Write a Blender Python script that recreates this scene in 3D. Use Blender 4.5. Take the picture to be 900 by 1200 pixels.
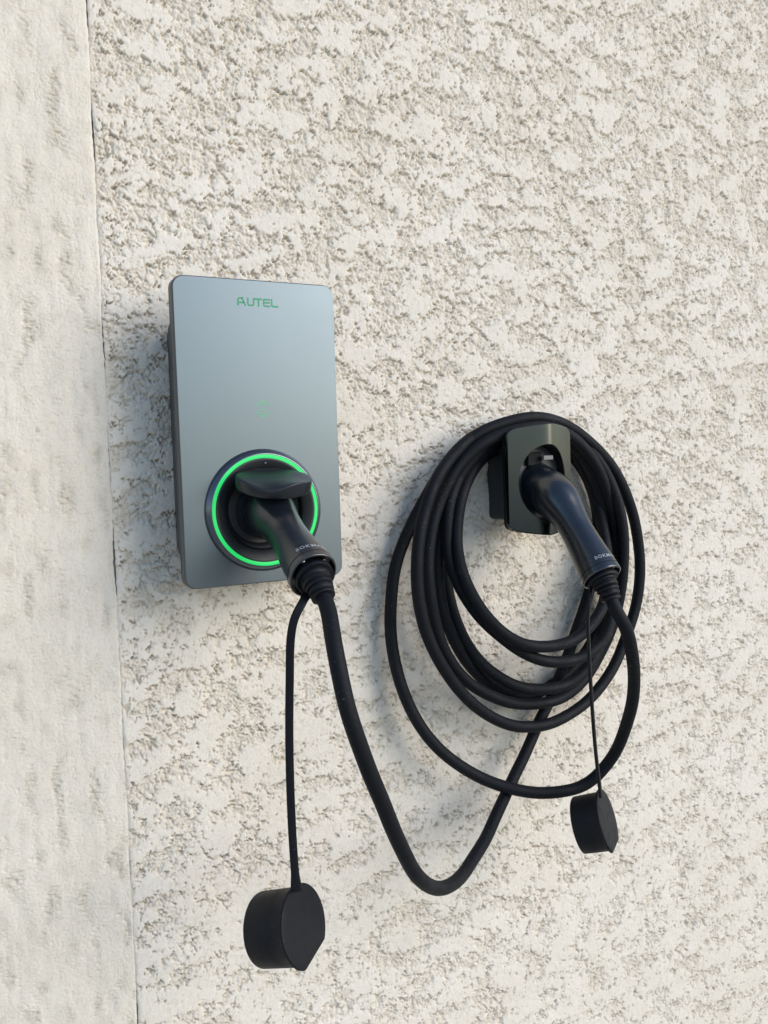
import bpy, math, random
import numpy as np
from mathutils import Vector, Matrix

# ------------------------------------------------------------------ camera, sky, sun, exposure
S = bpy.context.scene
for o in list(bpy.data.objects):
    bpy.data.objects.remove(o)
COL = S.collection
Z0 = 1.35            # height of the charger's top edge above the paving; lengths below are millimetres from its top left corner

cam_d = bpy.data.cameras.new('camera'); cam = bpy.data.objects.new('camera', cam_d); COL.objects.link(cam)
cam_d.sensor_fit = 'VERTICAL'; cam_d.sensor_height = 36; cam_d.lens = 30.0
cam_d.clip_start = 0.02; cam_d.clip_end = 500
cam.matrix_world = Matrix(((0.883516, 0.055605, -0.465089, -0.233286), (-0.467360, 0.038470, -0.883230, -0.990509), (-0.031220, 0.997711, 0.059976, 1.146687), (0, 0, 0, 1)))
S.camera = cam

SUN_AZ, SUN_EL = 40.0, 24.0      # degrees to the right of the wall's normal, degrees up
w = bpy.data.worlds.new('World'); S.world = w; w.use_nodes = True
nt = w.node_tree
for n in list(nt.nodes): nt.nodes.remove(n)
sky = nt.nodes.new('ShaderNodeTexSky'); sky.sky_type = 'NISHITA'; sky.sun_disc = False
sky.sun_elevation = math.radians(SUN_EL)
sdir = Vector((math.sin(math.radians(SUN_AZ))*math.cos(math.radians(SUN_EL)), -math.cos(math.radians(SUN_AZ))*math.cos(math.radians(SUN_EL)), math.sin(math.radians(SUN_EL))))
sky.sun_rotation = math.atan2(sdir.x, sdir.y)
sky.air_density = 1.0; sky.dust_density = 0.3; sky.ozone_density = 2.2
bg = nt.nodes.new('ShaderNodeBackground'); bg.inputs[1].default_value = 0.15
wo = nt.nodes.new('ShaderNodeOutputWorld')
nt.links.new(sky.outputs[0], bg.inputs[0]); nt.links.new(bg.outputs[0], wo.inputs[0])
ld = bpy.data.lights.new('sun', 'SUN'); ld.energy = 1.75; ld.angle = math.radians(44); ld.color = (1.0, 0.90, 0.795)
sun = bpy.data.objects.new('sun', ld); COL.objects.link(sun); sun.location = (2, -3, 4)
sun.rotation_euler = (-sdir).to_track_quat('-Z', 'Y').to_euler()
S.view_settings.view_transform = 'Standard'; S.view_settings.look = 'None'
S.view_settings.gamma = 1; S.view_settings.use_curve_mapping = False
S.view_settings.exposure = 0.50

# ------------------------------------------------------------------ helpers
def W(p):            # millimetres -> metres in the world
    return Vector((p[0]/1000, p[1]/1000, p[2]/1000 + Z0))

def tag(o, label=None, cat=None, group=None, kind=None):
    if label: o['label'] = label
    if cat: o['category'] = cat
    if group: o['group'] = group
    if kind: o['kind'] = kind
    return o

def thing(name, label, cat, at):
    o = bpy.data.objects.new(name, None); COL.objects.link(o); o.empty_display_size = .05
    o.location = W(at); tag(o, label, cat); return o

def org(p):          # world origin of a parent chain (no rotations are used)
    v = Vector((0, 0, 0))
    while p is not None:
        v += p.location; p = p.parent
    return v

def mesh(name, verts, faces, mat, parent=None, smooth=True, sharp=35, loc=None):
    """verts in millimetres; one mesh object, its origin at the parent's origin"""
    o_ = org(parent)
    me = bpy.data.meshes.new(name)
    me.from_pydata([tuple(W(v) - o_) for v in verts], [], faces)
    me.validate(); me.update()
    if mat is not None: me.materials.append(mat)
    if smooth:
        me.shade_smooth()
        me.set_sharp_from_angle(angle=math.radians(sharp))
    o = bpy.data.objects.new(name, me); COL.objects.link(o)
    o.parent = parent
    return o

class MB:
    def __init__(s): s.v = []; s.f = []
    def add(s, v, f):
        n = len(s.v); s.v += [tuple(p) for p in v]; s.f += [tuple(i+n for i in q) for q in f]; return s
    def loft(s, rings, cap0=True, cap1=True, flip=False):
        N = len(rings[0]); v = [p for r in rings for p in r]; f = []
        for k in range(len(rings)-1):
            for i in range(N):
                j = (i+1) % N
                q = (k*N+i, k*N+j, (k+1)*N+j, (k+1)*N+i)
                f.append(q[::-1] if flip else q)
        if cap0: c = tuple(range(N)); f.append(c if flip else c[::-1])
        if cap1: c = tuple((len(rings)-1)*N+i for i in range(N)); f.append(c[::-1] if flip else c)
        return s.add(v, f)
    def box(s, x0, x1, y0, y1, z0, z1, b=.5):
        r = []
        for (y, i) in ((y0, b), (y0+b, 0), (y1-b, 0), (y1, b)):
            r.append([(x0+i, y, z0+i), (x1-i, y, z0+i), (x1-i, y, z1-i), (x0+i, y, z1-i)])
        return s.loft(r)
    def lathe(s, prof, c, n, N=72, ref=None):
        """prof [(r, h)] about the axis through c along n"""
        n = Vector(n).normalized(); a = Vector(ref) if ref else (Vector((0,0,1)) if abs(n.z) < .8 else Vector((1,0,0)))
        a = (a - n*a.dot(n)).normalized(); b = n.cross(a); c = Vector(c)
        rings = [[tuple(c + n*h + (a*math.cos(t*2*math.pi/N) + b*math.sin(t*2*math.pi/N))*max(r, .01)) for t in range(N)] for r, h in prof]
        return s.loft(rings)
    def build(s, name, mat, parent=None, **k): return mesh(name, s.v, s.f, mat, parent, **k)

def rrect(x0, x1, z0, z1, r, i=0, n=8):
    x0 += i; x1 -= i; z0 += i; z1 -= i; r = max(r-i, .3); out = []
    for cx, cz, a0 in ((x1-r, z1-r, 0), (x0+r, z1-r, 90), (x0+r, z0+r, 180), (x1-r, z0+r, 270)):
        for k in range(n+1):
            a = math.radians(a0 + 90*k/n); out.append((cx + r*math.cos(a), cz + r*math.sin(a)))
    return out

def at_y(o2, y): return [(x, y, z) for x, z in o2]

def spline(pts, step=5.0, k=1):
    """centripetal Catmull-Rom through the points, resampled evenly, then smoothed"""
    P_ = [Vector(p) for p in pts]
    P_ = [P_[0]*2 - P_[1]] + P_ + [P_[-1]*2 - P_[-2]]
    out = []
    for i in range(1, len(P_)-2):
        p0, p1, p2, p3 = P_[i-1:i+3]
        t0 = 0; t1 = t0 + max((p1-p0).length, 1e-3)**.5; t2 = t1 + max((p2-p1).length, 1e-3)**.5; t3 = t2 + max((p3-p2).length, 1e-3)**.5
        for s_ in range(12):
            t = t1 + (t2-t1)*s_/12
            a1 = p0*((t1-t)/(t1-t0)) + p1*((t-t0)/(t1-t0)); a2 = p1*((t2-t)/(t2-t1)) + p2*((t-t1)/(t2-t1)); a3 = p2*((t3-t)/(t3-t2)) + p3*((t-t2)/(t3-t2))
            b1 = a1*((t2-t)/(t2-t0)) + a2*((t-t0)/(t2-t0)); b2 = a2*((t3-t)/(t3-t1)) + a3*((t-t1)/(t3-t1))
            out.append(b1*((t2-t)/(t2-t1)) + b2*((t-t1)/(t2-t1)))
    out.append(P_[-2])
    A = np.array([tuple(p) for p in out]); d = np.r_[0, np.cumsum(np.linalg.norm(np.diff(A, axis=0), axis=1))]
    m = max(2, int(d[-1]/step)); q = np.linspace(0, d[-1], m+1)
    A = np.stack([np.interp(q, d, A[:, c]) for c in range(3)], 1)
    for _ in range(k):
        B = A.copy(); B[1:-1] = (A[:-2] + 2*A[1:-1] + A[2:])/4; A = B
    return A

def tube(mb, path, rad, N=14, wide=None):
    """sweep along path (array); rad = radius, list of radii, or (half width, half thickness) with wide = width direction"""
    A = [Vector(p) for p in path]; rings = []
    t = (A[1]-A[0]).normalized(); a = Vector(wide) if wide is not None else (Vector((0, 0, 1)) if abs(t.z) < .8 else Vector((1, 0, 0)))
    for i, p in enumerate(A):
        t = (A[min(i+1, len(A)-1)] - A[max(i-1, 0)]).normalized()
        if wide is not None: a = Vector(wide)
        a = (a - t*a.dot(t)).normalized(); b = t.cross(a)
        r = rad[i] if isinstance(rad, list) else rad
        ra, rb = r if isinstance(r, tuple) else (r, r)
        ring = []
        for k in range(N):
            an = 2*math.pi*(k+.5)/N; c, s_ = math.cos(an), math.sin(an)
            if wide is not None:      # squarish strap section
                c = math.copysign(abs(c)**.55, c); s_ = math.copysign(abs(s_)**.55, s_)
            ring.append(tuple(p + a*(c*ra) + b*(s_*rb)))
        rings.append(ring)
    return mb.loft(rings)

# ------------------------------------------------------------------ materials
def pmat(name, base, rough=.5, metal=0., spec=.5, coat=0., emit=None, es=0.):
    m = bpy.data.materials.new(name); m.use_nodes = True; b = m.node_tree.nodes['Principled BSDF']
    b.inputs['Base Color'].default_value = (*base, 1); b.inputs['Roughness'].default_value = rough
    b.inputs['Metallic'].default_value = metal; b.inputs['Specular IOR Level'].default_value = spec
    b.inputs['Coat Weight'].default_value = coat
    if emit: b.inputs['Emission Color'].default_value = (*emit, 1); b.inputs['Emission Strength'].default_value = es
    return m, m.node_tree, b

def node(t, kind, **kw):
    n = t.nodes.new(kind)
    for k, v in kw.items(): setattr(n, k, v)
    return n

def noisy(name, base, rough, var=.12, scale=60, bump=.0, bscale=900, metal=0., spec=.5, rvar=.08, dust=0., coat=0., stretch=(1, 1, 1)):
    """plastic / metal with slight unevenness of colour, gloss and surface, and a little dust"""
    m, t, b = pmat(name, base, rough, metal, spec, coat)
    tc = node(t, 'ShaderNodeTexCoord'); mp = node(t, 'ShaderNodeMapping'); mp.inputs['Scale'].default_value = stretch
    t.links.new(tc.outputs['Object'], mp.inputs[0])
    n1 = node(t, 'ShaderNodeTexNoise'); n1.inputs['Scale'].default_value = scale; n1.inputs['Detail'].default_value = 6; n1.inputs['Roughness'].default_value = .65
    t.links.new(mp.outputs[0], n1.inputs['Vector'])
    mr = node(t, 'ShaderNodeMapRange'); mr.inputs['From Min'].default_value = .3; mr.inputs['From Max'].default_value = .7
    mr.inputs['To Min'].default_value = rough - rvar; mr.inputs['To Max'].default_value = rough + rvar
    t.links.new(n1.outputs[0], mr.inputs[0]); t.links.new(mr.outputs[0], b.inputs['Roughness'])
    mx = node(t, 'ShaderNodeMix', data_type='RGBA'); mx.inputs['A'].default_value = tuple(c*(1-var) for c in base)+(1,); mx.inputs['B'].default_value = tuple(min(1, c*(1+var)) for c in base)+(1,)
    t.links.new(n1.outputs[0], mx.inputs['Factor'])
    out = mx.outputs['Result']
    if dust:
        n2 = node(t, 'ShaderNodeTexNoise'); n2.inputs['Scale'].default_value = 420; n2.inputs['Detail'].default_value = 4
        n3 = node(t, 'ShaderNodeTexNoise'); n3.inputs['Scale'].default_value = 25; n3.inputs['Detail'].default_value = 3
        for n_ in (n2, n3): t.links.new(tc.outputs['Object'], n_.inputs['Vector'])
        r2 = node(t, 'ShaderNodeMapRange'); r2.inputs['From Min'].default_value = .62; r2.inputs['From Max'].default_value = .75; r2.inputs['To Max'].default_value = 1
        r3 = node(t, 'ShaderNodeMapRange'); r3.inputs['From Min'].default_value = .45; r3.inputs['From Max'].default_value = .7; r3.inputs['To Max'].default_value = dust
        t.links.new(n2.outputs[0], r2.inputs[0]); t.links.new(n3.outputs[0], r3.inputs[0])
        ml = node(t, 'ShaderNodeMath', operation='MULTIPLY'); t.links.new(r2.outputs[0], ml.inputs[0]); t.links.new(r3.outputs[0], ml.inputs[1])
        m2 = node(t, 'ShaderNodeMix', data_type='RGBA'); m2.inputs['B'].default_value = (.33, .31, .28, 1)
        t.links.new(ml.outputs[0], m2.inputs['Factor']); t.links.new(out, m2.inputs['A']); out = m2.outputs['Result']
    t.links.new(out, b.inputs['Base Color'])
    if bump:
        nb = node(t, 'ShaderNodeTexNoise'); nb.inputs['Scale'].default_value = bscale; nb.inputs['Detail'].default_value = 3
        t.links.new(mp.outputs[0], nb.inputs['Vector'])
        bp = node(t, 'ShaderNodeBump'); bp.inputs['Strength'].default_value = bump; bp.inputs['Distance'].default_value = .0004
        t.links.new(nb.outputs[0], bp.inputs['Height']); t.links.new(bp.outputs[0], b.inputs['Normal'])
    return m

M = {}
M['panel'] = noisy('satin_silver_metal', (.140, .172, .192), .35, .05, 9, .04, 1400, metal=1., rvar=.035, dust=.05)
M['shell'] = noisy('grey_plastic_shell', (.075, .08, .085), .42, .1, 60, .15)
M['body'] = noisy('dark_plastic_body', (.028, .032, .037), .45, .1, 60, .2)
M['bezel'] = noisy('satin_bezel', (.13, .145, .17), .24, .06, 40, .015, 1500, metal=.8, spec=.9, rvar=.02)
M['cone'] = noisy('matt_black_plastic', (.015, .018, .021), .5, .1, 60, .2)
M['deep'] = noisy('black_plastic_inside', (.008, .009, .010), .7, .1, 60, .1, spec=.2)
M['plug'] = noisy('plug_plastic', (.009, .0125, .018), .25, .1, 50, .06, 1500, spec=1.0, rvar=.03, dust=.06)
M['plug2'] = noisy('plug_plastic_matt', (.010, .013, .018), .36, .1, 50, .12, 1500, rvar=.04, dust=.1)
M['rubber'] = noisy('black_rubber', (.0035, .0048, .008), .58, .15, 70, .15, 1200, spec=.28, dust=.15)
M['cord'] = noisy('cord_sheath', (.0045, .006, .009), .64, .15, 45, .12, 1500, spec=.2, dust=.35)
M['cover'] = noisy('holder_cover_metallic', (.066, .075, .078), .20, .05, 30, .01, 1200, metal=1., rvar=.03)
M['tab'] = noisy('grey_tab', (.14, .145, .145), .4)
M['green'] = pmat('green_print', (.025, .29, .125), .5)[0]
M['faint'] = pmat('faint_green_print', (.12, .33, .20), .45, metal=.4)[0]
M['white'] = pmat('pale_grey_print', (.32, .34, .36), .5)[0]
M['led'] = pmat('green_light_strip', (.01, .3, .1), .4, emit=(.012, .80, .135), es=.5)[0]
M['steel'] = noisy('screw_steel', (.3, .3, .3), .35, metal=1.)

def wall_mat(name, plate, rough_crease_c, coarse):
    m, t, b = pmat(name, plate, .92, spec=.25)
    tc = node(t, 'ShaderNodeTexCoord'); at = node(t, 'ShaderNodeAttribute', attribute_name='trowel_crease_shade')
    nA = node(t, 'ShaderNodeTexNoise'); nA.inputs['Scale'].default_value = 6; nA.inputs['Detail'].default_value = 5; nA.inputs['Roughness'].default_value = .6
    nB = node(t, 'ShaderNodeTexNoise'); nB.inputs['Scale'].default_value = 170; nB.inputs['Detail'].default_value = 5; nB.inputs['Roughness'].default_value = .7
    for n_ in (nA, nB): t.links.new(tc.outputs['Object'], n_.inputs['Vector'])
    mx = node(t, 'ShaderNodeMix', data_type='RGBA'); mx.inputs['A'].default_value = (*rough_crease_c, 1); mx.inputs['B'].default_value = (*plate, 1)
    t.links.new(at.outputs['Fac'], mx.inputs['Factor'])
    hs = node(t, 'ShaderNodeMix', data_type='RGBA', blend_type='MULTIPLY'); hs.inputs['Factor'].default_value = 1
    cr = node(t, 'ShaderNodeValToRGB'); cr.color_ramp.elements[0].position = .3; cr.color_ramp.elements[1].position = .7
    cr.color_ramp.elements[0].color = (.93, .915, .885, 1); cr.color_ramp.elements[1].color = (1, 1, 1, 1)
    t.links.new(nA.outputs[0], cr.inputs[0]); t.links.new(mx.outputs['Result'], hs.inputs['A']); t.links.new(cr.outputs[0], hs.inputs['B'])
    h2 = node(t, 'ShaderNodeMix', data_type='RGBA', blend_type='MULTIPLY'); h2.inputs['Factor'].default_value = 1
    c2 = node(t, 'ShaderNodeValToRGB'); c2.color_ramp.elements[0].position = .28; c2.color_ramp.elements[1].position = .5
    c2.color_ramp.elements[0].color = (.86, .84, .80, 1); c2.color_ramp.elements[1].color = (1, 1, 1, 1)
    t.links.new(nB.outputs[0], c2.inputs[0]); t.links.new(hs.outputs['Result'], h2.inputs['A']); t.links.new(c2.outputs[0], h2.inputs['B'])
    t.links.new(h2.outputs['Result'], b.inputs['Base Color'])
    # fine sand grain; much stronger where the render was never trowelled flat
    nC = node(t, 'ShaderNodeTexNoise'); nC.inputs['Scale'].default_value = 420; nC.inputs['Detail'].default_value = 5; nC.inputs['Roughness'].default_value = .7
    t.links.new(tc.outputs['Object'], nC.inputs['Vector'])
    mr = node(t, 'ShaderNodeMapRange'); mr.inputs['To Min'].default_value = coarse; mr.inputs['To Max'].default_value = .28
    t.links.new(at.outputs['Fac'], mr.inputs[0])
    bp = node(t, 'ShaderNodeBump'); bp.inputs['Distance'].default_value = .0022
    t.links.new(mr.outputs[0], bp.inputs['Strength']); t.links.new(nC.outputs[0], bp.inputs['Height'])
    # beyond the detailed patch the sheet is plain: the same relief goes on as bump
    af = node(t, 'ShaderNodeAttribute', attribute_name='plain')
    nD = node(t, 'ShaderNodeTexNoise'); nD.inputs['Scale'].default_value = 55; nD.inputs['Detail'].default_value = 7; nD.inputs['Roughness'].default_value = .62
    mpD = node(t, 'ShaderNodeMapping'); mpD.inputs['Scale'].default_value = (.75, 1, 1.1)
    t.links.new(tc.outputs['Object'], mpD.inputs[0]); t.links.new(mpD.outputs[0], nD.inputs['Vector'])
    cD = node(t, 'ShaderNodeMapRange'); cD.inputs['From Min'].default_value = .40; cD.inputs['From Max'].default_value = .50
    t.links.new(nD.outputs[0], cD.inputs[0])
    b2 = node(t, 'ShaderNodeBump'); b2.inputs['Distance'].default_value = .0025 if coarse < .85 else .0006
    t.links.new(af.outputs['Fac'], b2.inputs['Strength']); t.links.new(cD.outputs[0], b2.inputs['Height'])
    t.links.new(bp.outputs[0], b2.inputs['Normal']); t.links.new(b2.outputs[0], b.inputs['Normal'])
    return m
M['roughcast'] = wall_mat('flattened_roughcast_render', (.775, .728, .648), (.635, .568, .47), .8)  # second colour: unflattened render, also the painted shade in its creases
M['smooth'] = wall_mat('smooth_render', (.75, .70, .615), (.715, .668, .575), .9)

# ------------------------------------------------------------------ the setting: wall and ground
rng = np.random.default_rng(7)
CX0, CX1, CZ0, CZ1, RES = -240., 1100., -1300., 620., 1.0     # millimetres
NX, NZ = int((CX1-CX0)/RES), int((CZ1-CZ0)/RES)
fx = np.fft.fftfreq(NX, RES)[None, :]; fz = np.fft.fftfreq(NZ, RES)[:, None]

def band(lam, sx=1., sz=1., width=.55, rot=0., seed=None):
    """random field whose features have wavelength lam (mm), stretched sx along the wall and sz upwards"""
    r = np.random.default_rng(seed) if seed is not None else rng
    n = np.fft.fft2(r.standard_normal((NZ, NX)))
    c, s_ = math.cos(rot), math.sin(rot)
    f = np.sqrt(((fx*c+fz*s_)*sx)**2 + ((-fx*s_+fz*c)*sz)**2) + 1e-9
    g = np.exp(-(np.log(f*lam)/width)**2)
    h = np.real(np.fft.ifft2(n*g)); return h/h.std()

def cells(size, jit=.95, ax=1., ids=False):
    """distance to the nearest two grains on a jittered grid"""
    nx, nz = int((CX1-CX0)/(size*ax))+3, int((CZ1-CZ0)/size)+3
    px = rng.uniform(-jit/2, jit/2, (nz, nx)) + .5; pz = rng.uniform(-jit/2, jit/2, (nz, nx)) + .5
    rv = rng.random((nz, nx))
    wx = band(size*2.2)*size*.13 + band(size*.8)*size*.09; wz = band(size*2.2)*size*.13 + band(size*.8)*size*.09
    X = (np.arange(NX)[None, :]*RES + wx)/(size*ax) + 1; Z = (np.arange(NZ)[:, None]*RES + wz)/size + 1
    X = np.clip(X, 1, nx-2.001); Z = np.clip(Z, 1, nz-2.001)
    ix, iz = np.floor(X).astype(int), np.floor(Z).astype(int)
    d1 = np.full(X.shape, 9.); d2 = d1.copy(); idv = d1.copy()
    for a in (-1, 0, 1):
        for b_ in (-1, 0, 1):
            jx, jz = ix+a, iz+b_
            d = np.hypot((jx + px[jz, jx] - X)*ax, jz + pz[jz, jx] - Z)
            d2 = np.minimum(d2, np.maximum(d1, d)); idv = np.where(d < d1, rv[jz, jx], idv); d1 = np.minimum(d1, d)
    return (d1, d2, idv) if ids else (d1, d2)

gx = CX0 + np.arange(NX)*RES; gz = CZ0 + np.arange(NZ)*RES
def sstep(a, b, x): t = np.clip((x-a)/(b-a), 0, 1); return t*t*(3-2*t)

# roughcast thrown on in blobs, the tops then flattened with a trowel
up = sstep(-1000, 420, gz)[:, None] + .20*band(420)
def nodules(size, ax, crease):
    """irregular flattened grains: (dome, random height of each grain, narrow crease between them)"""
    d1, d2, idv = cells(size, ax=ax, ids=True)
    return 1-np.clip(d1/.75, 0, 1)**3, idv, np.exp(-((d2-d1)/(crease/size))**2)
n1, r1, c1 = nodules(9.6, 1.4, .60)
n2, r2, c2 = nodules(4.4, 1.15, .55)
n3, r3, c3 = nodules(30, 1.5, .7)
hs = .88*band(54, 1.5, .85, .5, rot=.15) + .45*band(95, 1.4, .9) + .42*band(19, 1.2, .95, .5) + .7*(r3-.5)
hs = hs + 1.38 - .80*up
gap = .25 + .75*np.clip(.6+.8*band(30), 0, 1.6)
raw = .10 + 1.15*np.clip(hs, -.75, 3) + 1.0*(r1-.5) + .7*(n1-.6) + .65*(r2-.5) + .50*(n2-.6) + .22*band(3.4, width=.4)
raw = raw - 2.3*c1*gap - 1.0*c2*np.clip(.7+.6*band(14), 0, 1.6) - 2.6*c3*np.clip(.25+.8*band(40), 0, 1.3)
cap = .42 + .16*np.clip(hs, 0, 2) + .16*band(60) + .10*(r3-.5) + .06*band(14) + .05*band(5)
k = sstep(-.10, .25, raw-cap)                            # 1 where the trowel flattened it
H = np.where(raw > cap, cap + .10*np.tanh((raw-cap)), raw)
# what the trowel pressed out hangs over a little: a crevice just outside the plates, deepest below them
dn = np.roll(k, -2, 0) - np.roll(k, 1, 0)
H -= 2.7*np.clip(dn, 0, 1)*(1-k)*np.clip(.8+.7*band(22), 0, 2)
H -= .7*np.clip(band(5, 1.2, .9, .4)-2.0, 0, 1)*k        # small pits in the plates
H = np.where(H > 0, H, H*1.15)*1.12
plate_crease_shade = np.clip(.74 + .28*k - .55*np.maximum(c1*gap, c3*.8)*(1-.75*k) - .35*c2*(1-k) - .5*np.clip(dn, 0, 1)*(1-k), 0, 1)  # creases and plate undersides tinted darker: shade painted in, with some trapped dirt

# smooth band at the corner: trowelled flat, with patches of horizontal pulls
pull = np.clip(band(52, .7, 2.2, .6)*.8 + .5*band(30, .8, 1.5) - .35, 0, 1.6)
rip = band(3.7, 3.0, .85, .40, rot=.10)
rip2 = band(8, 1.8, .9, .5, rot=-.08)
HS = .35*band(150, .6, 1.6, .5) + .20*band(34, .7, 1.4, .5) + .09*band(5)
HS -= .55*np.clip(band(40, .35, 3.4)+.1, 0, 1.2)*np.clip(band(2.8, 1.2, 1, .35)-.1, 0, 2)
HS -= .8*np.clip(band(4.2, 1.3, .9, .4)-2.1, 0, 1)
HS -= pull*(.75*np.clip(rip-.45, 0, 2.0) + .7*np.clip(rip2-.5, 0, 2)) + .5*np.clip(band(50, .8, 1.6)-.4, 0, 1)*np.clip(band(4), -.5, 2)*.6
HS -= .9*np.clip(band(11, 1.1, .9, .35)-2.0, 0, 1)
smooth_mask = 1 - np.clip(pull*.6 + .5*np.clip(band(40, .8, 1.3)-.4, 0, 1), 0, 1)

JX = -57.0          # the joint between the band and the roughcast
def sample(F, xs, zs):
    u = np.clip((xs-CX0)/RES, 0, NX-1.001); v = np.clip((zs-CZ0)/RES, 0, NZ-1.001)
    i = u.astype(int); j = v.astype(int); a = (u-i)[None, :]; b_ = (v-j)[:, None]
    return (F[j][:, i]*(1-a)+F[j][:, i+1]*a)*(1-b_) + (F[j+1][:, i]*(1-a)+F[j+1][:, i+1]*a)*b_

def sample2(F, xs, ZZ):
    u = np.clip((xs-CX0)/RES, 0, NX-1.001)[None, :] + 0*ZZ; v = np.clip((ZZ-CZ0)/RES, 0, NZ-1.001)
    i = u.astype(np.int32); j = v.astype(np.int32); a = u-i; b_ = v-j
    return (F[j, i]*(1-a)+F[j, i+1]*a)*(1-b_) + (F[j+1, i]*(1-a)+F[j+1, i+1]*a)*b_

def wall_part(name, F, mask, xs, zs, mat, parent, jside, far):
    u_ = np.clip((xs+225)/(1085+225), 0, 1)
    lo = -980 - 290*u_; hi = 430 + 155*u_                       # the detailed patch opens out to the right, where the wall is seen from farther away
    t01 = np.linspace(0, 1, zs)[:, None]; ZZ = lo[None, :] + (hi-lo)[None, :]*t01
    Hh = sample2(F, xs, ZZ); Mk = sample2(mask, xs, ZZ); zs = ZZ[:, 0 if jside else -1]
    jw = 1.2 + .9*np.sin(zs/61.)[:, None] * .4 + .5*np.interp(zs, gz, band(60)[:, 40])[:, None]
    jw = np.clip(jw, .7, 1.8)
    # the joint wanders a little and is a narrow groove
    d = np.abs(xs - JX)[None, :]
    off = np.interp(zs, gz, band(160)[:, 7])*.6 + np.interp(zs, gz, band(11)[:, 9])*.22
    X = np.repeat(xs[None, :], len(zs), 0) + off[:, None]*np.exp(-d/25)
    g = np.exp(-(d/jw)**2)
    fade = sstep(0, 6, d) if jside else 1-.0*d
    Hh = Hh*(.25+.75*np.clip(fade, 0, 1)) - 1.25*g
    if not jside:      # the band stands a little proud of the roughcast towards the top of the wall
        Hh = Hh + (.1 + 1.8*sstep(0, 520, zs)[:, None])*(1-np.exp(-(d/9)**2))
    y = -Hh
    nz_, nx_ = Hh.shape
    co = np.stack([X, y, ZZ], 2).reshape(-1, 3)
    idx = np.arange(nz_*nx_).reshape(nz_, nx_)
    q = np.stack([idx[:-1, :-1], idx[:-1, 1:], idx[1:, 1:], idx[1:, :-1]], 2).reshape(-1, 4)
    # plain coarser sheet that carries the wall on beyond the detailed patch
    ex0, ex1, ez0, ez1 = far
    ex, fc = [], []; n0 = len(co)
    def quad(*p):
        n = n0 + len(ex); ex.extend([(x_, .3, z_) for x_, z_ in p]); fc.append((n, n+1, n+2, n+3))
    x0, x1 = xs[0], xs[-1]
    quad((x0, ez0), (x1, ez0), (x1, lo[-1]+3), (x0, lo[0]+3)); quad((x0, hi[0]-3), (x1, hi[-1]-3), (x1, ez1), (x0, ez1))
    if ex0 < x0: quad((ex0, ez0), (x0, ez0), (x0, ez1), (ex0, ez1)); 
    if ex1 > x1: quad((x1, ez0), (ex1, ez0), (ex1, ez1), (x1, ez1))
    co = np.vstack([co, np.array(ex)]); q = np.vstack([q, np.array(fc)])
    co = co/1000; co[:, 2] += Z0
    me = bpy.data.meshes.new(name); me.vertices.add(len(co)); me.vertices.foreach_set('co', co.ravel().astype(np.float32))
    me.loops.add(len(q)*4); me.loops.foreach_set('vertex_index', q.ravel().astype(np.int32))
    me.polygons.add(len(q)); me.polygons.foreach_set('loop_start', (np.arange(len(q))*4).astype(np.int32))
    me.polygons.foreach_set('loop_total', np.full(len(q), 4, np.int32))
    me.update(calc_edges=True); me.shade_smooth(); me.materials.append(mat)
    at = me.attributes.new('trowel_crease_shade', 'FLOAT', 'POINT')
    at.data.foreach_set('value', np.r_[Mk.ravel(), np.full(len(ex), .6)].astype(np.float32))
    pa = me.attributes.new('plain', 'FLOAT', 'POINT'); pa.data.foreach_set('value', np.r_[np.zeros(Mk.size), np.ones(len(ex))].astype(np.float32))
    o = bpy.data.objects.new(name, me); COL.objects.link(o); o.parent = parent
    o.matrix_parent_inverse = Matrix.Translation(-org(parent)); o['kind'] = 'structure' if parent is None else o.get('kind', 'part')
    if parent: del o['kind']
    return o

def graded(a, b, s0, s1):
    xs = [a]
    while xs[-1] < b:
        t = (xs[-1]-a)/(b-a); xs.append(xs[-1] + s0 + (s1-s0)*t)
    xs[-1] = b; return np.array(xs)
wall = thing('wall', 'cream exterior wall of flattened roughcast render beside a smooth rendered corner band', 'wall', (300, 0, -Z0*1000))
zs = 1330
wall_part('roughcast_render', H, plate_crease_shade, graded(JX, 1085, 1.0, 1.62), zs, M['roughcast'], wall, True, (JX, 4000, -1350, 1900))
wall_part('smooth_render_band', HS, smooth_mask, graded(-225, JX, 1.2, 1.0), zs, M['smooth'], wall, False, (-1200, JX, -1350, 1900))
core = MB().box(-1200, 4000, 6, 206, -1350, 1900, 2).build('wall_core', M['smooth'], wall)

gm, t, b = pmat('pale_concrete_paving', (.42, .39, .34), .9)
n1 = node(t, 'ShaderNodeTexNoise'); n1.inputs['Scale'].default_value = 3; n1.inputs['Detail'].default_value = 8
cr = node(t, 'ShaderNodeValToRGB'); cr.color_ramp.elements[0].color = (.36, .33, .28, 1); cr.color_ramp.elements[1].color = (.50, .465, .41, 1)
t.links.new(n1.outputs[0], cr.inputs[0]); t.links.new(cr.outputs[0], b.inputs['Base Color'])
g = mesh('ground', [(-60000, -60000, -Z0*1000), (60000, -60000, -Z0*1000), (60000, 60000, -Z0*1000), (-60000, 60000, -Z0*1000)], [(0, 1, 2, 3)], gm, None, smooth=False)
tag(g, kind='structure')

# ------------------------------------------------------------------ wall charger
ch = thing('wall_charger', 'silver grey wall charger box with a glowing green ring around its socket', 'charger', (93.5, 0, -336))
RC = (92.5, -254.0)                 # centre of the socket
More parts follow.
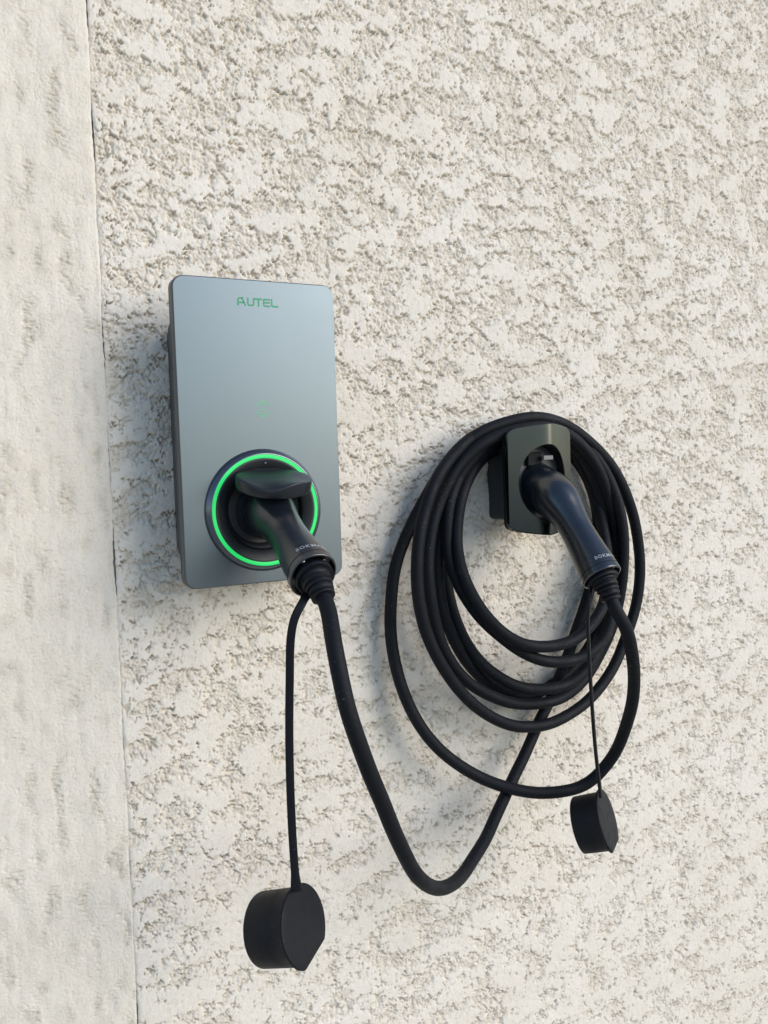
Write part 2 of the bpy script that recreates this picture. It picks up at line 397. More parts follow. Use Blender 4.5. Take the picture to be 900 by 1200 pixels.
# back body, narrower than the front shell
r = []
for y, i in ((1.5, 14), (-34, 9), (-36, 6), (-70, 6)):
    r.append(at_y(rrect(i, 187-i, -310+max(i-6, 0)*.3, -38-max(i-6, 0)*.3, 14), y))
MB().loft(r, flip=True).build('back_body', M['body'], ch)
r = [at_y(rrect(0, 187, -336, 0, 13, i), y) for y, i in ((-66, 3), (-67, .8), (-69, 0), (-82.2, 0), (-83.4, .5), (-84, 1.1))]
sh = MB().loft(r, cap1=False, flip=True).build('front_shell', M['shell'], ch)
# a shallow seam runs round the shell
r = [at_y(rrect(0, 187, -336, 0, 13, -.35), y) for y in (-72.2, -73.0)]
MB().loft(r, cap0=False, cap1=False, flip=True).build('shell_seam', M['deep'], ch)

def plate_with_hole(out2, hole_r, c, ys, K=10):
    """flat plate between an outline and a round hole; ys = (front, back)"""
    N = 144; cx, cz = c; P2 = []
    O = out2 + [out2[0]]
    for i in range(N):
        a = 2*math.pi*i/N; dx, dz = math.cos(a), math.sin(a); best = None
        for (x0, z0), (x1, z1) in zip(O[:-1], O[1:]):
            ex, ez = x1-x0, z1-z0; den = dx*ez - dz*ex
            if abs(den) < 1e-9: continue
            t_ = ((x0-cx)*ez - (z0-cz)*ex)/den; u = ((x0-cx)*dz - (z0-cz)*dx)/den
            if t_ > 0 and -1e-6 <= u <= 1+1e-6: best = t_ if best is None else max(best, t_)
        P2.append((dx, dz, best))
    # snap nearest rays to the exact corners of the outline is not needed: 144 rays and 13 mm radii
    def ring(f, y, ins=0): return [(cx+dx*(hole_r+(t_-ins-hole_r)*f), y, cz+dz*(hole_r+(t_-ins-hole_r)*f)) for dx, dz, t_ in P2]
    return ring
def outline_plate(name, out2, hole_r, c, yf, yb, mat, parent):
    # dense outline: insert rays at every outline vertex so corners stay crisp
    cx, cz = c; angs = sorted(set([math.atan2(z-cz, x-cx) for x, z in out2] + [2*math.pi*i/120-math.pi for i in range(120)]))
    O = out2 + [out2[0]]; rays = []
    for a in angs:
        dx, dz = math.cos(a), math.sin(a); best = 0
        for (x0, z0), (x1, z1) in zip(O[:-1], O[1:]):
            ex, ez = x1-x0, z1-z0; den = dx*ez - dz*ex
            if abs(den) < 1e-9: continue
            t_ = ((x0-cx)*ez - (z0-cz)*ex)/den; u = ((x0-cx)*dz - (z0-cz)*dx)/den
            if t_ > 0 and -1e-5 <= u <= 1+1e-5: best = max(best, t_)
        rays.append((dx, dz, best))
    def ring(rr, y): return [(cx+dx*q, y, cz+dz*q) for (dx, dz, t_), q in zip(rays, rr)]
    T = [t_ for _, _, t_ in rays]
    rings = [ring([hole_r]*len(T), yb), ring([hole_r]*len(T), yf), ring([t_-.5 for t_ in T], yf), ring([t_-.1 for t_ in T], yf+.25), ring(T, yf+.6), ring(T, yb)]
    m = MB(); m.loft(rings, cap0=False, cap1=False)
    return m.build(name, mat, parent, sharp=25)
outline_plate('front_panel', rrect(0, 187, -336, 0, 13, 1.0, 12), 64, RC, -85.0, -82.5, M['panel'], ch)

AX = (0, -1, 0)
def lathe(prof, mat, name, parent, c=(RC[0], 0, RC[1]), n=AX, N=120, **k):
    return MB().lathe(prof, c, n, N).build(name, mat, parent, **k)
def ring_part(prof, mat, name, parent, N=120):     # closed profile
    m = MB(); n = Vector(AX); rings = []
    for r_, h in prof + [prof[0]]:
        rings.append([(RC[0]+r_*math.cos(2*math.pi*t/N), -h, RC[1]+r_*math.sin(2*math.pi*t/N)) for t in range(N)])
    m.loft(rings, cap0=False, cap1=False, flip=True); return m.build(name, mat, parent, sharp=40)
bz = ring_part([(68.2, 84.6), (68.2, 86.0), (67.7, 87.0), (63.6, 92.4), (62.9, 92.9), (62.2, 93.0), (62.1, 90), (64, 84)], M['bezel'], 'socket_bezel', ch)
ring_part([(62.0, 90.5), (62.0, 91.9), (61.6, 92.0), (58.2, 92.0), (57.9, 91.9), (57.9, 90.0)], M['led'], 'light_ring', bz)
ring_part([(57.8, 90.5), (57.8, 92.3), (56.8, 92.7), (55.0, 92.2), (50, 89.6), (46.2, 87.2), (45.2, 86.0), (44.8, 83), (44.6, 60), (57, 60)], M['cone'], 'socket_surround', ch)
ring_part([(44.5, 62), (44.5, 78), (43.0, 79.5), (41.0, 78.6), (38.2, 74.5), (37.6, 70), (37.5, 50), (44.5, 50)], M['cone'], 'socket_collar', ch)
lathe([(.01, 46), (44.5, 46), (44.5, 52), (.01, 52)], M['deep'], 'socket_floor', ch, N=64)
# three small screws / marks on the dark surround
MB().lathe([(.01, 91.2), (.9, 91.2), (.9, 91.9), (.01, 92.0)], (RC[0]+1, 0, RC[1]+52.5), AX, 12).build('status_dot', M['tab'], ch)

# hinged lid of the socket, resting open on the plug
def lid():
    N = 72; R_ = 41.5; m = MB(); th = math.radians(17.5)
    hy, hz = -92.0, RC[1]+41.0        # hinge
    def L(x, t_, h):                  # x along hinge, t_ outwards from the hinge, h above
        return (RC[0]-1+x, hy - t_*math.cos(th) - h*math.sin(th), hz - t_*math.sin(th) + h*math.cos(th))
    def out(sc, h0, wav):
        ring = []
        for k_ in range(N):
            a = 2*math.pi*k_/N; x = math.cos(a)*R_*sc; t_ = 31 + math.sin(a)*34*sc
            s_ = x/R_
            front = max(0, math.sin(a))**.7
            dz = wav*front*(-4.6*math.exp(-((s_+.42)/.36)**2) + 3.4*math.exp(-((s_-.38)/.34)**2))
            ring.append(L(x, t_, h0+dz))
        return ring
    r = [out(.88, -9.0, 0), out(.96, -8.0, 0), out(1.0, -5.2, 0), out(1.005, 4.0, 1), out(1.0, 4.8, 1), out(.985, 5.2, 1), out(.85, 5.2, .75), out(.6, 5.3, .35), out(.3, 5.4, .1)]
    m.loft(r, flip=True); return m.build('socket_lid', M['plug2'], ch, sharp=50)
lid_o = lid()
m = MB(); m.box(RC[0]-14, RC[0]+15, -97, -84, RC[1]+38, RC[1]+46, 2); m.build('hinge', M['cone'], lid_o)

# lettering on the panel: squared technical capitals
def strokes(polys, x0, z0, sx, sz, y, lean=0):
    m = MB()
    for pl in polys:
        n = len(pl); a = [(x0+(u+lean*v_)*sx, y, z0+v_*sz) for u, v_ in pl]
        m.add(a + [(p[0], y+.25, p[2]) for p in a], [tuple(range(n))] + [(i, i+n, (i+1) % n+n, (i+1) % n) for i in range(n)])
    return m
t_ = .20
def bar(x0, z0, x1, z1): return [(x0, z0), (x1, z0), (x1, z1), (x0, z1)]
AU = []
# A
AU += [[(0, 0), (.2, 0), (.2, .62), (.34, .82), (.34, 1), (.22, 1), (0, .7)], [(.34, .82), (.62, .82), (.76, 1), (.34, 1)], [(.58, .82), (.62, .82), (1.02, 0), (1.22, 0), (.76, 1), (.6, 1)], bar(.2, .28, .9, .28+t_)]
# U
o_ = 1.36
AU += [[(o_, 1), (o_+.2, 1), (o_+.2, .25), (o_+.28, t_), (o_+.2, 0), (o_, .2)], [(o_+.2, 0), (o_+.28, t_), (o_+.72, t_), (o_+.8, 0)], [(o_+1.0, 1), (o_+.8, 1), (o_+.8, .25), (o_+.72, t_), (o_+.8, 0), (o_+1.0, .2)]]
# T
o_ = 2.4
AU += [bar(o_, 1-t_, o_+1.05, 1), bar(o_+.42, 0, o_+.63, 1-t_)]
# E
o_ = 3.55
AU += [[(o_, .25), (o_+.2, t_), (o_+.2, 1-t_), (o_, .8)], [(o_, .25), (o_+.15, 0), (o_+1.0, 0), (o_+1.0, t_), (o_+.2, t_)], [(o_, .8), (o_+.2, 1-t_), (o_+1.0, 1-t_), (o_+1.0, 1), (o_+.12, 1)], bar(o_+.2, .42, o_+.98, .42+t_)]
# L
o_ = 4.68
AU += [[(o_, 1), (o_+.2, 1), (o_+.2, t_), (o_+.12, 0), (o_, .2)], [(o_+.12, 0), (o_+.2, t_), (o_+1.0, t_), (o_+1.0, 0)]]
strokes(AU, 70.8, -29.2, 8.35, 9.0, -85.18).build('lettering', M['green'], ch, smooth=False)

# contactless symbol
def arc(m, cx, cz, r0, r1, a0, a1, y, n=24):
    v = []; f = []
    for k_ in range(n+1):
        a = math.radians(a0+(a1-a0)*k_/n)
        for r_ in (r0, r1): v.append((cx+r_*math.cos(a), y, cz+r_*math.sin(a)))
    for k_ in range(n): f.append((2*k_, 2*k_+1, 2*k_+3, 2*k_+2))
    m.add(v, f)
m = MB(); cx, cz = 95.6, -141.5
arc(m, cx, cz, 8.4, 9.3, 14, 166, -85.12); arc(m, cx, cz, 8.4, 9.3, 194, 346, -85.12)
for r_ in (3.2, 5.4): arc(m, cx-.5, cz+1.5, r_, r_+.8, 25, 155, -85.12); arc(m, cx-.5, cz-1.8, r_, r_+.8, 205, 335, -85.12)
m.add([(cx-4, -85.12, cz-1), (cx+4, -85.12, cz-1), (cx+4, -85.12, cz-.2), (cx-4, -85.12, cz-.2)], [(0, 1, 2, 3)])
m.build('contactless_symbol', M['faint'], ch, smooth=False)

# ------------------------------------------------------------------ plug holder
HX = 488.0
ho = thing('plug_holder', 'small black and silver wall holder with a plug parked in its oval opening', 'holder', (HX, 0, -310))
r = [at_y(rrect(455, 2*HX-455, -290, -183, 7, i), y) for y, i in ((2, 0), (-66, 0), (-70, 1))]
MB().loft(r, flip=True).build('housing', M['body'], ho)
r = [at_y(rrect(448, 2*HX-448, -294, -180, 6, i), y) for y, i in ((2, 0), (-4, 0), (-5, 1))]
OC = (HX-2, -238.5); OA, OB = 38.5, 50.5       # oval opening
HW = 53.0; ZT, ZB = -161.0, -308.5
def ridge(x):
    u = abs(x-HX); return 74.0 + 22.0*(1-(math.sqrt(u*u+9*9)-9)/(math.sqrt(HW*HW+81)-9))
def cover_outline(ins=0):
    out = []; hw = HW-ins
    n = 40; cr_ = 9
    def ztop(x): return ZT - ins - 7.0*min(1, abs(x-HX)/HW)**1.5
    def zbot(x): return ZB + ins + 9.0*min(1, abs(x-HX)/HW)**1.5
    for i in range(n+1):         # top, right to left
        x = HX + (hw-cr_)*(1-2*i/n); out.append((x, ztop(x)))
    for k_ in range(1, 7):
        a = math.radians(90+90*k_/7); out.append((HX-hw+cr_+cr_*math.cos(a), ztop(HX-hw)-cr_+cr_*math.sin(a)+1))
    for i in range(13): out.append((HX-hw, ztop(HX-hw)-cr_ + (zbot(HX-hw)+cr_-ztop(HX-hw)+cr_)*i/12))
    for k_ in range(1, 7):
        a = math.radians(180+90*k_/7); out.append((HX-hw+cr_+cr_*math.cos(a), zbot(HX-hw)+cr_+cr_*math.sin(a)-1))
    for i in range(n+1):
        x = HX - (hw-cr_)*(1-2*i/n); out.append((x, zbot(x)))
    for k_ in range(1, 7):
        a = math.radians(270+90*k_/7); out.append((HX+hw-cr_+cr_*math.cos(a), zbot(HX+hw)+cr_+cr_*math.sin(a)-1))
    for i in range(13): out.append((HX+hw, zbot(HX+hw)+cr_ + (ztop(HX+hw)-cr_-zbot(HX+hw)-cr_)*i/12))
    for k_ in range(1, 7):
        a = math.radians(90*k_/7); out.append((HX+hw-cr_+cr_*math.cos(a), ztop(HX+hw)-cr_+cr_*math.sin(a)+1))
    return out
O0 = cover_outline(); 
def oval(sc=1.):
    res = []
    for x, z in O0:
        a = math.atan2((z-OC[1])/75., (x-OC[0])/53.); res.append((OC[0]+OA*sc*math.cos(a), OC[1]+OB*sc*math.sin(a)))
    return res
def mixr(A, B, f, dy): return [(a[0]+(b_[0]-a[0])*f, -(ridge(a[0]+(b_[0]-a[0])*f)+dy), a[1]+(b_[1]-a[1])*f) for a, b_ in zip(A, B)]
K = 12; OV = oval()
rings = [mixr(O0, OV, 0, -6), mixr(O0, OV, 0, -1.0)] + [mixr(cover_outline(.8), OV, k_/K, 0) for k_ in range(K+1)] + [mixr(OV, OV, 0, 0), mixr(oval(.985), OV, 0, -1), mixr(oval(.985), OV, 0, -6)]
MB().loft(rings, cap0=False, cap1=False, flip=False).build('front_cover', M['cover'], ho, sharp=30)
# black frame behind the cover and the cup that takes the plug
def fl(A, y): return [(x, -y, z) for x, z in A]
C1 = cover_outline(1.2); C2 = cover_outline(4)
rings = [fl(C2, 62), [(x, -(ridge(x)-13), z-1.6) for x, z in C1], [(x, -(ridge(x)-2.5), z-1.6) for x, z in C1], mixr(C1, OV, 0, -2.2)] 
rings += [mixr(C1, oval(.98), 1, -3), fl(oval(.97), 60), fl(oval(.9), 40), fl(oval(.6), 34)]
MB().loft(rings, cap0=True, cap1=True, flip=False).build('inner_cup', M['deep'], ho, sharp=40)
m = MB(); m.box(HX-21, HX+2, -76, -62, -216, -198, 1); m.build('latch_block', M['deep'], ho)
m = MB(); m.box(HX-2, HX+14, -85, -79, -209, -203, .6); m.build('latch_tab', M['tab'], ho)

# ------------------------------------------------------------------ charging cable with its two plugs, boots, caps
cb = thing('charging_cable', 'black charging cable plugged into the charger, its slack coiled over the wall holder', 'cable', (300, -60, -760))

def plug(X, oy, oz, rot):
    """plug in the vertical plane x = X; (u out of the wall, w down), turned down by rot degrees; returns (end point, direction)"""
    c, s_ = math.cos(math.radians(rot)), math.sin(math.radians(rot))
    def G(u, w_): return Vector((X, oy - (u*c - w_*s_), oz - (u*s_ + w_*c)))
    prof = [(-40, 0, 28.5), (-8, 0, 29), (10, .5, 29.5), (22, 2, 28.5), (34, 6, 26), (45, 10.5, 23.0), (57, 16, 21), (70, 23, 20.3), (84, 30.5, 20.8), (98, 38.2, 22), (112, 46, 23.4), (124, 52.7, 24.6), (133, 57.7, 25.3)]
    A = spline([tuple(G(u, w_)) for u, w_, _ in prof], 2.0, 2)
    L = np.r_[0, np.cumsum([(G(*prof[i+1][:2])-G(*prof[i][:2])).length for i in range(len(prof)-1)])]
    Ls = np.linspace(0, L[-1], len(A)); R_ = np.interp(Ls, L, [p[2] for p in prof])
    R_ = np.convolve(np.pad(R_, 3, mode='edge'), np.ones(7)/7, 'valid')
    N = 48; rings = []; frames = []
    for i in range(len(A)):
        p = Vector(A[i]); tt = (Vector(A[min(i+1, len(A)-1)]) - Vector(A[max(i-1, 0)])).normalized()
        side = Vector((1, 0, 0)); topn = side.cross(tt).normalized()
        if topn.z < 0: topn = -topn
        frames.append((p, tt, topn, R_[i]))
        ring = []
        for k_ in range(N):
            a = 2*math.pi*k_/N; cc, ss = math.cos(a), math.sin(a)
            # the handle's section: slightly squarish, crowned on top
            e = .92; x_ = math.copysign(abs(cc)**e, cc)*R_[i]*.965; y_ = math.copysign(abs(ss)**e, ss)*R_[i]*1.02
            ring.append(tuple(p + side*x_ + topn*y_))
        rings.append(ring)
    # lip, then the recessed end
    p, tt, topn, rr = frames[-1]
    def endring(dr, ds): return [tuple(p + tt*ds + (Vector(q)-p)*((rr+dr)/rr)) for q in rings[-1]]
    base = rings[:]; base += [endring(-.2, .6), endring(-.9, 1.2), endring(-1.8, 1.2), endring(-2.4, .2), endring(-3.0, -9), endring(-14, -10)]
    m = MB(); m.loft(base, flip=False); body = m.build('plug', M['plug'], cb, sharp=45)
    # groove ring near the end of the handle
    i = len(frames)-5
    q0, q1 = frames[i], frames[i+1]
    def offring(k_, dr, ds=0):
        p_, t_2, n_2, r2 = frames[k_]; return [tuple(p_ + t_2*ds + (Vector(q)-p_)*((r2+dr)/r2)) for q in rings[k_]]
    MB().loft([offring(i, -.3, -.2), offring(i, .22, 0), offring(i, .22, .7), offring(i, -.3, .9)], cap0=False, cap1=False).build('seam', M['deep'], body)
    # grip: ribbed strip under the handle
    m = MB(); n_r = 0
    for k_ in range(int(len(frames)*.47), len(frames)-11):
        for sub in (0, .5):
            p_, t_2, n_2, r2 = frames[k_]; nx = frames[k_+1]; p_ = p_.lerp(nx[0], sub)
            v = []
            for a_ in np.linspace(math.radians(205), math.radians(335), 15):
                for off, ds in ((-.4, -.33), (.55, 0), (-.4, .33)):
                    cc, ss = math.cos(a_), math.sin(a_)
                    v.append(tuple(p_ + t_2*ds*1.0 + Vector((1, 0, 0))*cc*(r2*.965+off) + n_2*ss*(r2*1.02+off)))
            f = []
            for j in range(14):
                f += [(3*j, 3*j+1, 3*j+4, 3*j+3), (3*j+1, 3*j+2, 3*j+5, 3*j+4)]
            m.add(v, f)
    m.build('grip_ribs', M['plug2'], body, smooth=False)
    # curved seam of the side shell on the head
    for sgn in (-1,):
        pts = []
        for f_ in np.linspace(0, 1, 30):
            k_ = int(len(frames)*(.13+.27*f_)); p_, t_2, n_2, r2 = frames[k_]
            a_ = math.radians(180 - 62 + 118*f_**1.35 ) 
            pts.append(tuple(p_ + Vector((1, 0, 0))*math.cos(a_)*(r2*.965+.12) + n_2*math.sin(a_)*(r2*1.02+.12)))
        m = MB(); tube(m, spline(pts, 1.5, 2), .42, 6); m.build('shell_seam', M['deep'], body)
    # maker's name printed round the top of the handle
    cu = bpy.data.curves.new('t', 'FONT'); cu.body = 'BOKMANN'; cu.size = 6.1; cu.space_character = 1.18; cu.resolution_u = 3; cu.offset = .12
    to = bpy.data.objects.new('t', cu); tm = to.to_mesh(); k_ = len(frames)-8
    p_, t_2, n_2, r2 = frames[k_]; v = []
    wd = max(q.co.x for q in tm.vertices)
    for q in tm.vertices:
        s1 = (q.co.x*1.15 - wd*.62)/r2 + .18; al = -q.co.y
        a_ = math.pi/2 - s1; r3 = r2 + .18 + (al/30)*.9
        # e = .92 section
        cc, ss = math.cos(a_), math.sin(a_); e = .92
        v.append(tuple(p_ + t_2*al + Vector((1, 0, 0))*math.copysign(abs(cc)**e, cc)*r3*.965 + n_2*math.copysign(abs(ss)**e, ss)*r3*1.02))
    mesh('lettering', v, [tuple(pl.vertices) for pl in tm.polygons], M['white'], body, smooth=False)
    to.to_mesh_clear(); bpy.data.objects.remove(to)
    # two screws in the recessed end
    for an in (52, 128):
        a_ = math.radians(an); c_ = p - tt*7 + Vector((1, 0, 0))*math.cos(a_)*17.8 + topn*math.sin(a_)*17.8
        MB().lathe([(.01, 0), (2.0, 0), (2.0, 3.5), (1.2, 4.1), (.01, 4.0)], c_, tt, 14).build('screw', M['steel'], body)
    return body, frames[-1]

def boot(body, fr, exit_dir, name='strain_relief'):
    """ribbed rubber boot; returns the point where the cord leaves it"""
    p, tt, topn, rr = fr; p = p - tt*7
    e = Vector(exit_dir).normalized(); pts = [p, p+tt*12, p+tt*22+(e-tt)*2, p+tt*30+(e-tt)*6, p+tt*38+(e-tt)*11]
    A = spline([tuple(q) for q in pts], 1.0, 6); n = len(A); rad = []
    for i in range(n):
        f_ = i/(n-1)*45
        r_ = np.interp(f_, [0, 9, 12, 20, 45], [17, 17, 16, 15.2, 11.8])
        if f_ > 13:
            ph = ((f_-13) % 6.6)/6.6
            r_ -= 2.2*(1 if ph < .22 else (0 if ph > .38 else 1-(ph-.22)/.16)) if ph < .38 else .0
            if ph > .9: r_ -= 2.2*(ph-.9)/.1
        rad.append(float(r_))
    m = MB(); tube(m, A, rad, 32); m.build(name, M['rubber'], body, sharp=40)
    return Vector(A[-1]), (Vector(A[-1])-Vector(A[-4])).normalized()

pl_L, fr_L = plug(92.0, -86, -256, 0)
pl_R, fr_R = plug(486.0, -91, -251, 22)
eL, dL = boot(pl_L, fr_L, (.03, -.55, -.83))
eR, dR = boot(pl_R, fr_R, (.05, -.30, -.95))

# the cord, traced from the right plug through its loops to the left plug (point on the wall side of each bend)
CORD = [tuple(eR - dR*14), tuple(eR - dR*4), tuple(eR + dR*8),
 (502.5, -215.0, -414.9), (521.3, -205.0, -450.9), (544.1, -185.0, -496.3), (564.8, -150.0, -563.5), (563.0, -120.0, -619.6), (533.0, -100.0, -654.4), (490.8, -88.0, -661.4), (442.0, -75.0, -653.0), (392.0, -60.0, -630.0), (345.7, -48.0, -594.5), (310.1, -38.0, -548.5), (289.6, -30.0, -496.3), (280.8, -24.0, -442.3), (283.6, -20.0, -388.4), (298.1, -18.0, -330.7), (326.0, -22.0, -271.8), (363.7, -30.0, -214.9), (399.9, -42.0, -177.7), (447.2, -50.0, -158.2), (495.6, -54.0, -151.2), (546.1, -50.0, -157.7), (606.6, -42.0, -188.3), (651.4, -40.0, -229.0), (689.2, -36.0, -291.5), (707.5, -32.0, -357.5), (703.1, -30.0, -419.9), (681.3, -30.0, -474.9),
 (654.7, -34.0, -513.6), (616.9, -40.0, -546.6), (566.1, -46.0, -571.1), (511.6, -50.0, -579.3), (455.6, -52.0, -572.6), (402.7, -56.0, -546.0), (356.8, -60.0, -502.1), (322.2, -64.0, -449.4), (302.4, -66.0, -401.7), (296.7, -66.0, -348.0), (305.8, -62.0, -296.1), (327.4, -56.0, -244.4), (361.9, -48.0, -205.0), (405.4, -42.0, -174.4), (460.8, -35.0, -159.2), (515.5, -36.0, -154.4), (566.7, -36.0, -166.8), (606.5, -40.0, -198.0), (631.0, -46.0, -232.1), (645.9, -52.0, -273.6), (652.0, -55.0, -319.9), (653.9, -52.0, -368.0), (652.0, -46.0, -415.2), (643.7, -36.0, -464.2),
 (626.9, -30.0, -501.5), (598.4, -30.0, -532.0), (559.4, -34.0, -549.1), (511.3, -36.0, -553.4), (465.3, -38.0, -546.6), (418.6, -42.0, -526.3), (376.8, -46.0, -495.7), (347.4, -48.0, -455.7), (329.5, -50.0, -407.1), (323.3, -50.0, -360.9), (328.7, -46.0, -309.7), (348.3, -42.0, -258.9), (374.7, -46.0, -216.5), (410.6, -54.0, -183.9), (453.6, -60.0, -167.9), (503.6, -62.0, -163.9), (554.1, -58.0, -177.2), (598.8, -52.0, -210.3), (629.0, -46.0, -250.6), (648.3, -40.0, -299.2), (658.0, -34.0, -347.1), (659.4, -26.0, -396.6), (650.6, -20.0, -439.1),
 (626.5, -18.0, -477.9), (598.8, -17.0, -509.1), (558.9, -18.0, -531.2), (507.4, -18.0, -544.6), (464.2, -20.0, -534.9), (418.9, -24.0, -506.6), (384.0, -28.0, -465.5), (358.8, -32.0, -413.1), (349.7, -32.0, -365.4), (352.6, -30.0, -312.6), (367.5, -30.0, -260.2), (394.6, -34.0, -215.9), (432.6, -40.0, -183.9), (473.1, -45.0, -170.9), (522.1, -46.0, -168.0), (565.7, -44.0, -185.2), (602.8, -40.0, -222.5), (628.3, -34.0, -263.2), (645.9, -28.0, -308.5), (653.7, -24.0, -353.9), (651.0, -26.0, -395.8), (637.7, -36.0, -434.1),
 (614.4, -50.0, -467.1), (585.8, -56.0, -503.4), (550.8, -56.0, -524.3), (506.7, -54.0, -528.9), (468.6, -50.0, -521.6), (436.2, -44.0, -503.7), (408.7, -36.0, -479.0), (388.7, -28.0, -446.3), (376.0, -22.0, -408.4), (370.3, -18.0, -368.9), (370.4, -16.0, -320.6), (380.8, -17.0, -270.5), (403.5, -22.0, -227.6), (442.3, -28.0, -189.4), (485.8, -30.0, -171.5), (534.8, -30.0, -168.6), (579.2, -28.0, -188.5), (608.6, -26.0, -226.3), (627.3, -24.0, -267.1), (632.6, -30.0, -307.5), (632.3, -42.0, -350.7), (626.6, -56.0, -398.9), (614.7, -68.0, -438.2),
 (594.2, -74.0, -467.9), (562.3, -76.0, -484.1), (522.7, -76.0, -487.0), (487.5, -74.0, -481.4), (452.2, -70.0, -464.5), (422.2, -66.0, -441.7), (393.0, -60.0, -411.7), (370.0, -54.0, -373.9), (359.1, -48.0, -336.4), (357.7, -44.0, -295.1), (368.0, -38.0, -254.4), (391.6, -30.0, -221.5), (435.0, -18.0, -193.7), (487.3, -14.0, -175.6), (541.4, -14.0, -172.8), (584.6, -14.0, -190.7), (614.1, -16.0, -225.2), (629.2, -22.0, -263.5), (630.4, -36.0, -307.1), (625.0, -50.0, -349.5), (613.0, -64.0, -387.9), (593.4, -76.0, -418.7),
 (565.7, -82.0, -441.3), (525.7, -84.0, -457.5), (480.1, -84.0, -459.8), (438.0, -82.0, -448.9), (405.9, -78.0, -424.1), (380.3, -70.0, -386.4), (367.0, -60.0, -342.7), (368.3, -50.0, -295.5), (384.1, -40.0, -251.7), (413.6, -28.0, -216.4), (456.3, -16.0, -192.9), (497.5, -12.0, -180.5), (542.8, -12.0, -178.8), (576.8, -12.0, -189.2), (606.5, -12.0, -214.9), (627.0, -12.0, -244.5), (639.4, -12.0, -279.5), (643.7, -12.0, -315.6), (639.4, -14.0, -353.6),
 (628.6, -16.0, -388.4), (612.9, -18.0, -423.7), (589.1, -20.0, -466.5), (561.6, -22.0, -514.3), (539.4, -24.0, -552.0), (517.0, -28.0, -577.3), (493.5, -34.0, -604.9), (450.8, -50.0, -646.5), (406.5, -75.0, -672.2), (374.3, -95.0, -688.3), (338.6, -120.0, -697.7), (304.4, -145.0, -702.2), (271.8, -170.0, -696.4), (239.5, -195.0, -680.8), (209.5, -220.0, -657.0), (183.7, -240.0, -627.8), (164.2, -255.0, -597.9), (144.2, -270.0, -561.2), (125.9, -283.0, -524.6), (109.9, -292.0, -490.4), (96.7, -298.0, -456.4), (88.4, -298.0, -425.7), (84.6, -292.0, -396.6), (84.6, -280.0, -370.4),
 tuple(eL + dL*10), tuple(eL - dL*4), tuple(eL - dL*14)]
path = spline(CORD, 4.0, 10)
_s = np.arange(len(path))*4.0; _w = np.minimum(1, np.minimum(_s, _s[::-1])/60)
for _c, _a in ((0, .9), (1, .7), (2, .9)):       # a used cord is never a perfect curve
    path[:, _c] += .6*_w*_a*(np.sin(_s/47+_c*2.1) + .7*np.sin(_s/23.5+_c*1.3+.8) + .35*np.sin(_s/12.1+_c))
cord = tube(MB(), path, 8.0, 18).build('cord', M['cord'], cb, sharp=80)

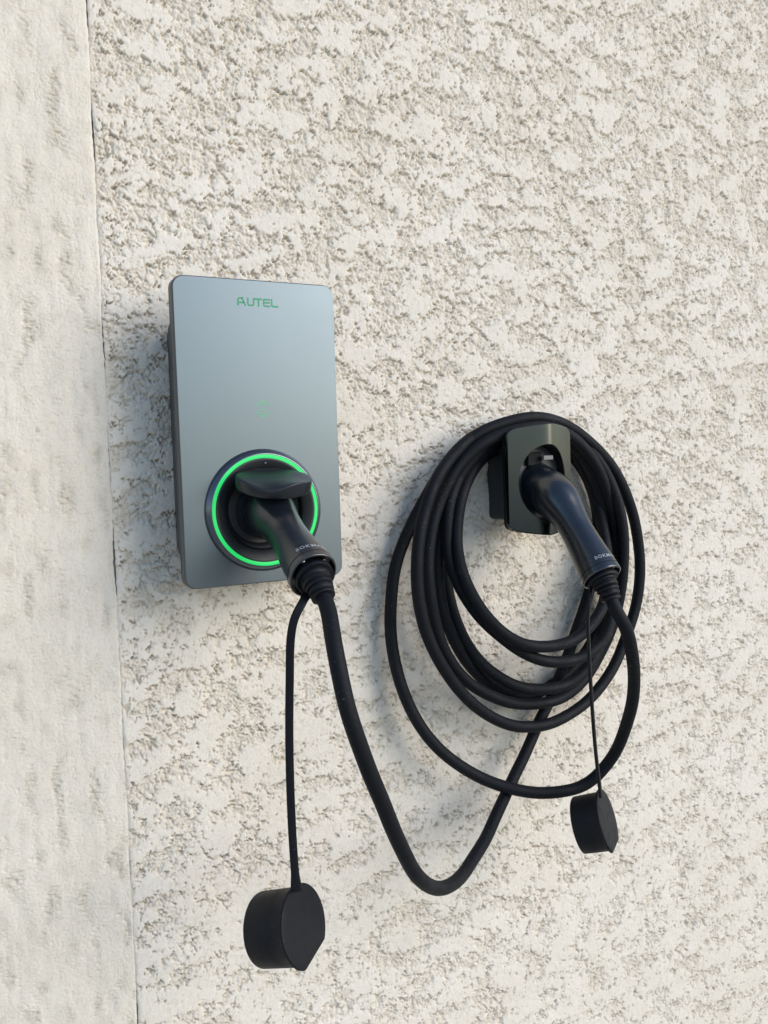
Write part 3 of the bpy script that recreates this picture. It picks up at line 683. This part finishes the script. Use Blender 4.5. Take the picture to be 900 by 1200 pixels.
# dust caps on straps
def cap(fc, nrm, roll, L_, fr, strap_pts, wide, name='dust_cap'):
    n = Vector(nrm).normalized(); a = (Vector((0, 0, 1)) - n*n.z).normalized(); b_ = n.cross(a)   # b_ to the right seen from the front
    if b_.x < 0: b_ = -b_
    ro = math.radians(roll); fc = Vector(fc)
    def ring(r_, h, flat, N=96):
        out = []
        for k_ in range(N):
            th = 2*math.pi*k_/N; x_, z_ = math.cos(th)*r_, math.sin(th)*r_
            if flat:   # cut the lower right away along a chord
                nx, nz_ = math.cos(ro), math.sin(ro); d = x_*nx + z_*nz_
                if d > flat*r_:
                    x_ -= nx*(d-flat*r_); z_ -= nz_*(d-flat*r_)
            out.append(tuple(fc + n*h + b_*x_ + a*z_))
        return out
    m = MB(); m.loft([ring(37.8, -3.6, .82), ring(39.4, -3.4, .82), ring(39.9, -2.8, .82), ring(39.9, -.9, .82), ring(39.4, -.25, .82), ring(38.6, 0, .82), ring(30, .1, .82), ring(10, .1, .82)])
    fo = m.build(name, M['rubber'], cb, sharp=60)
    m = MB(); m.loft([ring(33.4, -12, .84), ring(33.4, -1.0-L_, .84), ring(34.4, -1.7-L_, .84), ring(35.6, -1.3-L_, .84), ring(36.1, 0.0-L_, .84), ring(36.6, -20, .84), ring(36.9, -4, .84), ring(37.4, -3.3, .84)], cap1=False)
    m.build('cap_body', M['rubber'], fo, sharp=60)
    # strap
    A = spline(strap_pts, 4.0, 3); nA = len(A); rad = []
    for i in range(nA):
        f_ = i/(nA-1); wv = 4.1 + 1.6*sstep(.93, 1., np.array(f_)) + 1.2*(1-sstep(0, .05, np.array(f_)))
        rad.append((float(wv), 2.1))
    m = MB(); tube(m, A, rad, 16, wide=wide); m.build('strap', M['rubber'], fo, sharp=50)
    # loop of the strap round the root of the boot
    p, tt, topn, rr = fr
    MB().lathe([(15.5, 0), (19.0, 0), (19.6, .8), (19.6, 4.2), (19.0, 5), (15.5, 5)], p+tt*1.0, tt, 40).build('strap_loop', M['rubber'], fo, sharp=40)
    return fo

pL, tL, nL, _ = fr_L; pR, tR, nR, _ = fr_R
startL = pL + tL*10 - nL*15 + Vector((-8, 0, 0)); startR = pR + tR*4 - nR*16 + Vector((-7, 0, 0))
fL = (70.7, -215.0, -665.3); fR = (511.3, -170.0, -675.3)
cap(fL, (.62, -.78, .27), -80, 48, fr_L,
    [tuple(startL), (70.6, -238.0, -338.2), (64.4, -236.0, -349.3), (60.7, -233.0, -369.1), (59.5, -229.0, -411.1), (58.6, -225.0, -461.4), (58.6, -222.0, -512.2), (59.9, -219.0, -564.1), (61.8, -217.0, -605.1), (63.1, -216.0, -626.8)], (.9, -.35, 0))
cap(fR, (.61, -.77, .30), -92, 37, fr_R,
    [tuple(startR), (463.4, -196.0, -380.8), (463.0, -193.0, -400.0), (466.1, -190.0, -441.0), (474.3, -185.0, -518.0), (484.8, -178.0, -576.1), (493.1, -174.0, -617.5), (498.2, -171.0, -638.4)], (.75, .62, 0))
